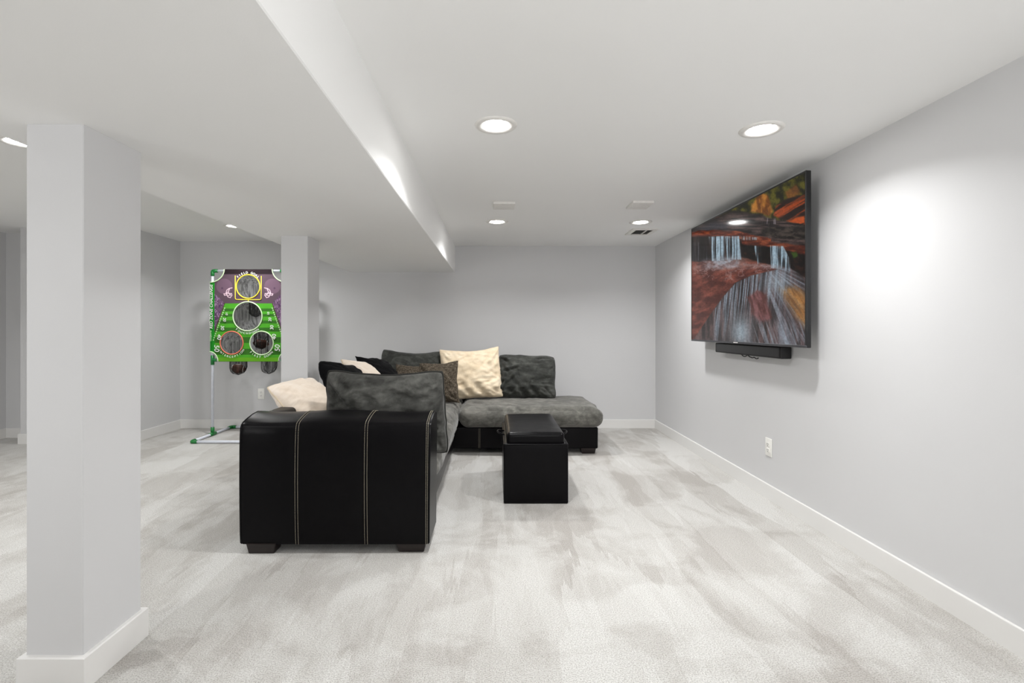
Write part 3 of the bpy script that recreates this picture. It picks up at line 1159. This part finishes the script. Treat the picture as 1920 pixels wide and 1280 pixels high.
    # falling water
    def fall(pts, seed, sx=5.0, c0=(78, 90, 100), c1=(178, 200, 214), lo=0.34, hi=0.66, soft=4, k=0.95, slope=0.0):
        mk = poly_mask(X, Y, pts, soft)
        f1 = fnoise((X + slope * Y) / sx, Y / 170, seed, 3)
        s = sstep(lo, hi, f1)
        lay(mk * (0.25 + 0.75 * s) * k, C2(c0, c1, s))
    fall([(112, 480), (205, 470), (205, 580), (112, 585)], 201, 5, (50, 50, 56), (110, 118, 128), 0.45, 0.8, 6, 0.6)
    fall([(208, 446), (296, 440), (300, 585), (226, 585)], 203, 6, k=1.0, lo=0.22, hi=0.6)
    fall([(300, 442), (380, 440), (392, 575), (310, 575)], 205, 6, lo=0.28, hi=0.62)
    fall([(388, 440), (486, 448), (480, 462), (390, 464)], 207, 4, k=0.8)
    fall([(462, 494), (504, 498), (508, 600), (484, 600)], 209, 5, k=0.85)
    fall([(555, 494), (628, 496), (662, 560), (668, 640), (560, 620)], 211, 6, k=0.95, lo=0.25, hi=0.6)
    # foam in the upper pool
    for cx, cy, rx_, ry_, kk in ((255, 598, 95, 30, 0.9), (330, 590, 70, 34, 0.95), (200, 622, 90, 14, 0.5), (420, 612, 90, 16, 0.5), (540, 610, 70, 12, 0.55)):
        e = np.exp(-(((X - cx) / rx_) ** 2 + ((Y - cy) / ry_) ** 2) ** 1.2)
        lay(e * kk * (0.45 + 0.55 * sstep(0.3, 0.7, fnoise((X + Y) / 26, (Y - X * 0.3) / 14, 221))), (178, 182, 190))
    vein = np.abs(fnoise((X - Y * 0.7) / 70, (Y + X * 0.25) / 34, 231, 4) - 0.5)
    pm = poly_mask(X, Y, [(110, 600), (560, 600), (600, 625), (440, 665), (330, 700), (220, 690), (112, 660)], 10)
    lay(pm * sstep(0.045, 0.0, vein) * 0.55, (186, 170, 172))
    # long curved curtain
    xs = np.array([225, 240, 290, 360, 450, 560, 640, 700])
    ys = np.array([885, 862, 788, 708, 664, 638, 618, 612])
    yr = np.interp(X, xs, ys)
    dpt = Y - yr
    cur = sstep(-2, 3, dpt) * sstep(330, 60, dpt) * sstep(222, 250, X) * sstep(690, 600, X)
    f1 = fnoise((X + 0.10 * Y) / 6.0, Y / 260, 241, 3)
    s = sstep(0.36, 0.70, f1)
    lay(cur * (0.15 + 0.75 * s) * 0.95, C2((84, 90, 100), (170, 186, 200), s))
    # fan of streaks toward the lower right
    ang = np.arctan2(Y - 560, X - 470)
    rad = np.hypot(Y - 560, X - 470)
    fan = poly_mask(X, Y, [(530, 660), (640, 615), (700, 640), (780, 730), (780, 1090), (560, 1090), (560, 900)], 18)
    f2 = fnoise(ang * 26, rad / 260, 251, 4)
    keep = 1 - 0.75 * tan * sstep(0.35, 0.6, fnoise(ang * 9, rad / 150, 257))
    lay(fan * keep * (0.2 + 0.6 * sstep(0.35, 0.72, f2)) * 0.85, C2((108, 98, 104), (164, 172, 184), sstep(0.35, 0.75, f2)))
    br = np.exp(-(((X - 590) / 70) ** 2 + ((Y - 700) / 60) ** 2))
    lay(br * 0.6, (176, 188, 196))
    # bare pink rock
    pk = poly_mask(Xw, Yw, [(430, 790), (480, 750), (530, 770), (565, 905), (540, 920), (490, 935), (450, 880)], 12)
    lay(pk * 0.92, C2((104, 62, 58), (150, 104, 104), sstep(0.25, 0.75, fnoise((X - Y * 0.3) / 12, Y / 60, 261))))
    # foot of the fall
    ft = np.exp(-(((X - 390) / 62) ** 2 + ((Y - 990) / 95) ** 2))
    lay(ft * 0.85, (178, 194, 204))
    f3 = fnoise((X - 0.35 * Y) / 9.0, Y / 240, 271, 3)
    lo_ = sstep(880, 980, Y) * sstep(400, 460, X)
    lay(lo_ * sstep(0.4, 0.7, f3) * 0.6, (166, 178, 190))
    fine = 0.86 + 0.28 * fnoise(X / 7, Y / 7, 301, 3)
    col = 255 * (np.clip(col * fine[..., None], 0, 255) / 255) ** 1.18
    return col


NU, NV = 480, 290
uu, vv = np.meshgrid(np.linspace(0, 1, NU + 1), np.linspace(0, 1, NV + 1), indexing='ij')
pic = waterfall_picture(uu, vv)
yy = TL / 2 - 0.010 - uu * (TL - 0.020)              # left of the picture is the far end
zz = TH - 0.010 - vv * (TH - 0.025)
co = np.stack([np.full(uu.shape, dx + 0.0025), yy, zz], -1).reshape(-1, 3)


def grid_mesh(name, co, nu, nv, cols, keep=None):
    idx = np.arange((nu + 1) * (nv + 1)).reshape(nu + 1, nv + 1)
    q = np.stack([idx[:-1, :-1], idx[1:, :-1], idx[1:, 1:], idx[:-1, 1:]], -1).reshape(-1, 4)
    if keep is not None:
        q = q[keep.reshape(-1)]
    me = bpy.data.meshes.new(name)
    me.vertices.add(len(co))
    me.vertices.foreach_set('co', co.astype(np.float32).ravel())
    me.loops.add(q.size)
    me.loops.foreach_set('vertex_index', q.astype(np.int32).ravel())
    me.polygons.add(len(q))
    me.polygons.foreach_set('loop_start', (np.arange(len(q)) * 4).astype(np.int32))
    me.update(calc_edges=True)
    at = me.color_attributes.new('Col', 'FLOAT_COLOR', 'POINT')
    rgba = np.ones((len(co), 4), np.float32)
    rgba[:, :3] = lin_np(cols.reshape(-1, 3))
    at.data.foreach_set('color', rgba.ravel())
    return me


obj('screen', grid_mesh('screen', co, NU, NV, pic), M['screen'], tv, smooth=False)

SBX = 1.925
sb_n, sb_f = F * SBX / 534, F * SBX / 411
sb = thing('soundbar', 'slim black soundbar on the wall just under the television', 'soundbar', (XR, (sb_n + sb_f) / 2, 1.045))
SL = sb_f - sb_n
obj('body', move(rbox_bm(0.075, SL, 0.082, 0.008, (1, 8, 1), e=3), (SBX - XR + 0.0375, 0, 0.041)), M['bar_black'], sb)
for s in (-1, 1):
    obj('bracket', box_bm(SBX - XR + 0.06, 0.0, s * 0.35 - 0.02, s * 0.35 + 0.02, 0.02, 0.06), M['tv_black'], sb, smooth=False)
obj('grille', box_bm(SBX - XR - 0.001, SBX - XR + 0.002, -SL / 2 + 0.02, SL / 2 - 0.02, 0.010, 0.072), M['tv_black'], sb, smooth=False)
pts = [(SBX - XR + 0.03, 0.10 - 0.26 * k / 24, 0.002 - 0.016 * abs(math.sin(k / 24 * PI * 2.6)) - 0.012 * (k > 14) * math.sin((k - 14) / 10 * PI)) for k in range(25)]
obj('cable', tube_bm(pts, 0.004, 6), M['bar_black'], sb)

# ------------------------------------------------------------------ football toss target game
S = 0.00112                                        # metres per unit of the layout sheet (890 x 1280)
GX, GY = -2.885, 5.86
ZT = 1.942
game = thing('target_game', 'football toss target game with green print cloth on a white pipe stand', 'game', (GX, GY, 0))


def g(cx, cy, off=0.0):
    return Vector(((cx - 485) * S, off, ZT - (cy - 85) * S))


PR = 0.0145
xl, xr = (103 - 485) * S, (867 - 485) * S
ztop, zmid = g(0, 100).z, g(0, 1030).z
yn, yf = 5.455 - GY, 6.275 - GY


def pipe(a, b, r=PR):
    n = 2
    obj('pipe', tube_bm([a, b], r, 14), M['pvc'], game)


def fitting(pts, r=PR * 1.42):
    obj('pipe_fitting', tube_bm(pts, r, 14), M['green'], game, label='green plastic pipe fitting')


for x in (xl, xr):
    pipe((x, 0, 0.02), (x, 0, ztop))
    pipe((x, yn, 0.02), (x, yf, 0.02))
    sg = 1 if x < 0 else -1
    # elbow at the top, tees in the middle and at the foot, elbows at the base corners
    fitting([(x, 0, ztop - 0.06), (x, 0, ztop - 0.012), (x + sg * 0.005, 0, ztop - 0.002), (x + sg * 0.02, 0, ztop), (x + sg * 0.06, 0, ztop)])
    b = tube_bm([(x, 0, zmid - 0.055), (x, 0, zmid + 0.055)], PR * 1.42, 14)
    tube_bm([(x, 0, zmid), (x + sg * 0.055, 0, zmid)], PR * 1.3, 14, bm=b)
    obj('pipe_fitting', b, M['green'], game, label='green plastic pipe fitting')
    b = tube_bm([(x, 0, 0.02), (x, 0, 0.10)], PR * 1.42, 14)
    tube_bm([(x, -0.06, 0.021), (x, 0.06, 0.021)], PR * 1.4, 14, bm=b)
    obj('pipe_fitting', b, M['green'], game, label='green plastic pipe fitting')
    for y, d in ((yn, 1), (yf, -1)):
        fitting([(x, y + d * 0.06, 0.021), (x, y + d * 0.015, 0.021), (x + sg * 0.004, y + d * 0.004, 0.021), (x + sg * 0.015, y, 0.021), (x + sg * 0.06, y, 0.021)], PR * 1.4)
pipe((xl, 0, ztop), (xr, 0, ztop))
pipe((xl, 0, zmid), (xr, 0, zmid))
pipe((xl, yn, 0.02), (xr, yn, 0.02))
pipe((xl, yf, 0.02), (xr, yf, 0.02))

# the cloth
HOLES = [(484, 265, 122, 'ring_yellow'), (478, 575, 150, 'ring_pale'), (312, 850, 118, 'ring_red'), (624, 852, 121, 'ring_pale')]
CW, CH = 260, 318
cx_, cy_ = np.meshgrid(np.linspace(85, 885, CW + 1), np.linspace(85, 1042, CH + 1), indexing='ij')


def board_print(X, Y):
    col = np.zeros(X.shape + (3,))
    col[:] = (84, 68, 78)
    col *= (0.92 + 0.16 * fnoise(X / 120, Y / 120, 3))[..., None]

    def lay(m, c, k=1.0):
        nonlocal col
        m = np.clip(m, 0, 1) * k
        col = col * (1 - m[..., None]) + np.asarray(c, float) * m[..., None]
    Xm = np.where(X > 485, 970 - X, X)              # left-right mirror
    # darker arcade behind the posts
    lay(poly_mask(Xm, Y, [(133, 85), (490, 85), (490, 440), (235, 440), (133, 330)], 3), (88, 72, 82), 0.6)
    # helmets
    dome = sstep(1.02, 0.97, np.hypot((Xm - 235) / 84, (Y - 262) / 80))
    lay(dome, (106, 84, 99))
    lay(poly_mask(Xm, Y, [(165, 300), (235, 262), (315, 255), (318, 275), (258, 305), (240, 350)], 4), (106, 84, 99))
    lay(sstep(12, 9, np.hypot(Xm - 213, Y - 282)), (84, 64, 82))

    def line(x0, y0, x1, y1, wd, c, k=1.0):
        ex, ey = x1 - x0, y1 - y0
        t = np.clip(((Xm - x0) * ex + (Y - y0) * ey) / (ex * ex + ey * ey), 0, 1)
        d = np.hypot(Xm - x0 - t * ex, Y - y0 - t * ey)
        lay(sstep(wd, wd * 0.5, d), c, k)
    mask_c = (222, 196, 206)
    for seg in ((318, 278, 285, 285), (285, 285, 262, 302), (262, 302, 252, 332), (290, 286, 276, 322), (252, 332, 276, 322), (230, 340, 310, 336),
                (230, 340, 236, 356), (236, 356, 262, 352), (262, 352, 258, 332), (262, 352, 272, 372), (272, 372, 296, 380), (296, 380, 314, 356),
                (314, 356, 310, 336), (276, 322, 300, 356), (266, 362, 300, 350)):
        line(*seg, 4.5, mask_c)
    # crowd stands
    st = poly_mask(Xm, Y, [(133, 340), (160, 360), (236, 440), (133, 720)], 2)
    lay(st, (98, 76, 97))
    crowd = sstep(0.55, 0.72, vnoise(X / 9, Y / 14, 77))
    lay(st * crowd, (142, 116, 144))
    crowd = sstep(0.62, 0.75, vnoise(X / 8, Y / 12, 177))
    lay(st * crowd, (72, 50, 80))
    # field
    edges = [(440, 1), (492, 0), (522, 1), (550, 0), (578, 1), (615, 0), (650, 1), (690, 0), (735, 1), (790, 0), (850, 1), (910, 0), (975, 1), (1100, 1)]
    green = np.zeros(X.shape + (3,))
    for (a, k), (b, _) in zip(edges, edges[1:]):
        mk = ((Y >= a) & (Y < b))
        green[mk] = (76, 158, 44) if k else (54, 106, 38)
    green *= (0.95 + 0.1 * fnoise(X / 60, Y / 60, 13))[..., None]
    fm = poly_mask(Xm, Y, [(236, 440), (490, 440), (490, 1100), (80, 1100), (80, 900), (133, 740)], 1.5)
    col = col * (1 - fm[..., None]) + green * fm[..., None]
    line(236, 440, 130, 748, 5, (70, 48, 46))
    # side bands
    bd = sstep(134, 131, Xm)
    lay(bd, (36, 138, 40))
    # dark roll at the top and lime roll at the bottom edge
    lay(sstep(142, 132, Y), (38, 29, 33))
    lay(sstep(1000, 1006, Y), (100, 164, 40))
    # yard ticks
    dsh = ((Y % 22) < 12)
    line_x = 240 - (Y - 440) * (106 / 300.0)
    tick = sstep(7, 4, np.abs(Xm - line_x - 14)) * dsh * (Y > 480) * (Y < 830)
    lay(tick, (190, 214, 170))
    return col


bc = board_print(cx_, cy_)
ctr_x = 0.25 * (cx_[:-1, :-1] + cx_[1:, :-1] + cx_[1:, 1:] + cx_[:-1, 1:])
ctr_y = 0.25 * (cy_[:-1, :-1] + cy_[1:, :-1] + cy_[1:, 1:] + cy_[:-1, 1:])
keep = np.ones(ctr_x.shape, bool)
for hx, hy, hr, _ in HOLES:
    keep &= np.hypot(ctr_x - hx, ctr_y - hy) > hr
CUTS = [(85, 85, 150, 136), (885, 85, 150, 136), (85, 1042, 84, 100), (885, 1042, 84, 100)]
for a, b, ra, rb in CUTS:
    keep &= np.hypot((ctr_x - a) / ra, (ctr_y - b) / rb) > 1
wave = 0.004 * np.sin(cx_ / 60) * np.sin(cy_ / 110) - 0.0195
co = np.stack([(cx_ - 485) * S, wave, ZT - (cy_ - 85) * S], -1).reshape(-1, 3)
cloth = obj('print_cloth', grid_mesh('print_cloth', co, CW, CH, bc, keep), M['print'], game, label='printed green and purple target cloth')
# sleeves that wrap the pipes
for x in (xl, xr):
    obj('side_sleeve', tube_bm([(x, -0.001, g(0, 222).z), (x, -0.001, g(0, 940).z)], 0.0185, 16, cap=False), M['sleeve_green'], game)
obj('top_sleeve', tube_bm([g(236, 100, -0.001), g(734, 100, -0.001)], 0.0185, 16, cap=False), M['sleeve_brown'], game)
obj('bottom_sleeve', tube_bm([g(169, 1030, -0.001), g(801, 1030, -0.001)], 0.0185, 16, cap=False), M['sleeve_lime'], game)
# binding: rings of the holes and arcs of the cut corners
for hx, hy, hr, mt in HOLES:
    pts = [g(hx + (hr + 1) * math.cos(2 * PI * k / 48), hy + (hr + 1) * math.sin(2 * PI * k / 48), -0.022) for k in range(48)]
    obj('hole_binding', tube_bm(pts, 0.0068, 8, closed=True), M[mt], game)
for a, b, ra, rb in CUTS:
    sx_, sy_ = (1 if a < 485 else -1), (1 if b < 500 else -1)
    pts = [g(a + sx_ * ra * math.cos(PI / 2 * k / 14), b + sy_ * rb * math.sin(PI / 2 * k / 14), -0.022) for k in range(15)]
    obj('corner_binding', tube_bm(pts, 0.0062, 8), M['ring_pale'], game)
# goal post printed as raised piping
post = [g(350, 152, -0.022), g(350, 384, -0.022), g(354, 396, -0.022), g(366, 400, -0.022), g(604, 402, -0.022), g(616, 398, -0.022), g(620, 386, -0.022), g(620, 155, -0.022)]
b = tube_bm(post, 0.0048, 8)
tube_bm([g(486, 402, -0.022), g(486, 428, -0.022)], 0.0048, 8, bm=b)
obj('goal_post', b, M['ring_yellow'], game)


# lettering
def text_bm(string, size, bm, mtx, shear=0.0):
    cu = bpy.data.curves.new('lettering', 'FONT')
    cu.body = string
    cu.size = size
    cu.shear = shear
    cu.align_x = 'CENTER'
    cu.align_y = 'CENTER'
    cu.extrude = 0.0006
    cu.offset = size * 0.004
    ob = bpy.data.objects.new('lettering', cu)
    C.objects.link(ob)
    dg = bpy.context.evaluated_depsgraph_get()
    me = bpy.data.meshes.new_from_object(ob.evaluated_get(dg))
    me.transform(mtx)
    bm.from_mesh(me)
    bpy.data.objects.remove(ob)
    bpy.data.meshes.remove(me)
    bpy.data.curves.remove(cu)


STAND = Matrix.Rotation(PI / 2, 4, 'X')            # text plane xy -> xz, facing -y


def letter_at(ch, cx, cy, size, deg, bm, off=-0.028, shear=0.0):
    text_bm(ch, size, bm, Matrix.Translation(g(cx, cy, off)) @ Matrix.Rotation(math.radians(deg), 4, 'Y') @ STAND, shear)


def arc_text(s, hx, hy, r, a0, a1, size, top):
    n = len(s)
    k = 0
    for word in s.split(' '):
        bm = bmesh.new()
        for ch in word:
            a = math.radians(a0 + (a1 - a0) * k / (n - 1))      # angle from straight up, clockwise
            if top:
                px, py, rot = hx + r * math.sin(a), hy - r * math.cos(a), math.degrees(a)
            else:
                px, py, rot = hx + r * math.sin(a), hy + r * math.cos(a), -math.degrees(a)
            letter_at(ch, px, py, size, rot, bm)
            k += 1
        k += 1
        obj('lettering', bm, M['white_ink'], game, smooth=False)


arc_text('FIELD GOAL', 484, 265, 144, -46, 47, 0.036, True)
arc_text('TOUCHDOWN', 478, 575, 176, -40, 38, 0.034, False)
arc_text('INTERCEPTION', 312, 850, 145, -58, 58, 0.034, False)
arc_text('FIRST DOWN', 624, 852, 146, -49, 48, 0.034, False)
bm = bmesh.new()
letter_at('RED ZONE CHALLENGE', 104, 476, 0.0478, -90, bm, shear=0.25)
obj('lettering', bm, M['white_ink'], game, smooth=False)
bm = bmesh.new()
letter_at('GoSports', 96, 778, 0.032, -90, bm, shear=0.2)
obj('lettering', bm, M['ring_pale'], game, smooth=False)
for num, lx_, rx_, y_, sz in (('10', 262, 697, 546, 0.036), ('20', 240, 714, 608, 0.046), ('30', 218, 734, 692, 0.055), ('40', 184, 758, 788, 0.066), ('50', 158, 792, 905, 0.082)):
    bm = bmesh.new()
    letter_at(num, lx_, y_, sz, 90, bm, shear=0.12)
    obj('number', bm, M['white_ink'], game, smooth=False)
    bm = bmesh.new()
    letter_at(num, rx_, y_, sz, -90, bm, shear=0.12)
    obj('number', bm, M['white_ink'], game, smooth=False)


# nets hanging behind the holes
def net(hx, hy, hr, bx, zb, a, depth, seed):
    bm = bmesh.new()
    n, L = 44, 30
    c0 = g(hx, hy, -0.018)
    R = hr * S
    rows = []
    zt = c0.z + R
    yc = 0.03 + depth
    for k in range(L + 1):
        t = k / L
        row = []
        for i in range(n):
            th = 2 * PI * i / n
            cs, sn = math.cos(th), math.sin(th)
            p0 = Vector((c0.x + R * cs, c0.y, c0.z + R * sn))
            fold = 1 + 0.05 * math.sin(th * 9 + seed + 2 * t) + 0.04 * math.sin(th * 17 + seed * 2)
            shrink = 1.0 if t < 0.86 else math.sqrt(max(0.0, 1 - ((t - 0.86) / 0.14) ** 2)) * 0.98 + 0.02
            p1 = Vector((bx + a * cs * fold * shrink, yc + depth * 0.9 * sn * fold * shrink, zb))
            # over the back and down, like a bag: quadratic blend through a shoulder point
            sh = Vector((bx + (a * 1.1) * cs, yc + depth * 0.9 * sn, max(p0.z - 0.03, zb + 0.05) if sn > 0 else p0.z - 0.02))
            zz_ = (1 - t) ** 2 * p0.z + 2 * t * (1 - t) * sh.z + t * t * zb
            e = sstep(0.0, 0.45, np.array(t)).item()
            xx_ = p0.x * (1 - e) + p1.x * e
            yy_ = p0.y * (1 - e) + p1.y * e
            row.append(bm.verts.new((xx_, yy_, zz_)))
        rows.append(row)
    for A, B in zip(rows, rows[1:]):
        for i in range(n):
            bm.faces.new((A[i], A[(i + 1) % n], B[(i + 1) % n], B[i]))
    bm.faces.new(rows[-1])
    o = obj('net', bm, M['net'], game, label='black netting pouch behind a target hole')
    # drawn cords of the pouch
    for q in range(5):
        i = (q * 9 + int(seed)) % n
        pts = []
        for t in np.linspace(0.45, 1.0, 9):
            k = min(L, int(t * L))
            th = 2 * PI * (i + 5 * math.sin(t * 6 + q)) / n
            shrink = 1.0 if t < 0.86 else math.sqrt(max(0.0, 1 - ((t - 0.86) / 0.14) ** 2))
            zc = (1 - t) ** 2 * (c0.z) + 2 * t * (1 - t) * (c0.z - 0.02) + t * t * zb
            pts.append((bx + a * 1.01 * math.cos(th) * shrink, yc + depth * 0.92 * math.sin(th) * shrink, zc + 0.002))
        obj('net_cord', tube_bm(pts, 0.0026, 5), M['net_edge'], o)
    return o


net(484, 265, 122, g(508, 0).x, g(0, 582).z, 0.075, 0.085, 1.3)
net(478, 575, 150, g(560, 0).x, g(0, 925).z, 0.075, 0.105, 4.1)
net(312, 850, 118, g(320, 0).x, g(0, 1196).z, 0.096, 0.085, 7.7)
net(624, 852, 121, g(646, 0).x, g(0, 1186).z, 0.088, 0.085, 9.2)


def football(loc, yaw, label):
    n, L = 20, 18
    prof = []
    for k in range(n + 1):
        t = -1 + 2 * k / n
        prof.append((0.058 * max(0.0, 1 - abs(t) ** 1.9) ** 0.8, 0.092 * t))
    b = lathe_bm([(r if r > 1e-5 else 0.0, z) for r, z in prof], 24)
    bmesh.ops.rotate(b, cent=(0, 0, 0), matrix=Matrix.Rotation(PI / 2, 3, 'Y'), verts=b.verts)
    o = tag(obj('football', b, M['football']), label, 'ball', 'small footballs')
    o.location = loc
    o.rotation_euler = (0.1, 0.12, yaw)
    for s in (-1, 1):
        pts = [(s * 0.062, 0.0395 * math.cos(2 * PI * k / 24), 0.0395 * math.sin(2 * PI * k / 24)) for k in range(24)]
        obj('stripe', tube_bm(pts, 0.0035, 6, closed=True), M['white_ink'], o)
    lb = tube_bm([(-0.03 + 0.06 * k / 8, -0.02, 0.0555 - 0.6 * (-0.03 + 0.06 * k / 8) ** 2) for k in range(9)], 0.002, 5)
    for k in range(5):
        x = -0.022 + 0.011 * k
        tube_bm([(x, -0.028, 0.0515), (x, -0.02, 0.0575), (x, -0.011, 0.0575)], 0.0018, 5, bm=lb)
    obj('lace', lb, M['white_ink'], o)
    return o


p = g(320, 1128)
football((GX + p.x, GY + 0.115, p.z), 0.15, 'small brown football lying in the left net below the target cloth')
p = g(552, 862)
football((GX + p.x, GY + 0.135, p.z), 0.5, 'small brown football in the net seen through the lower right hole')
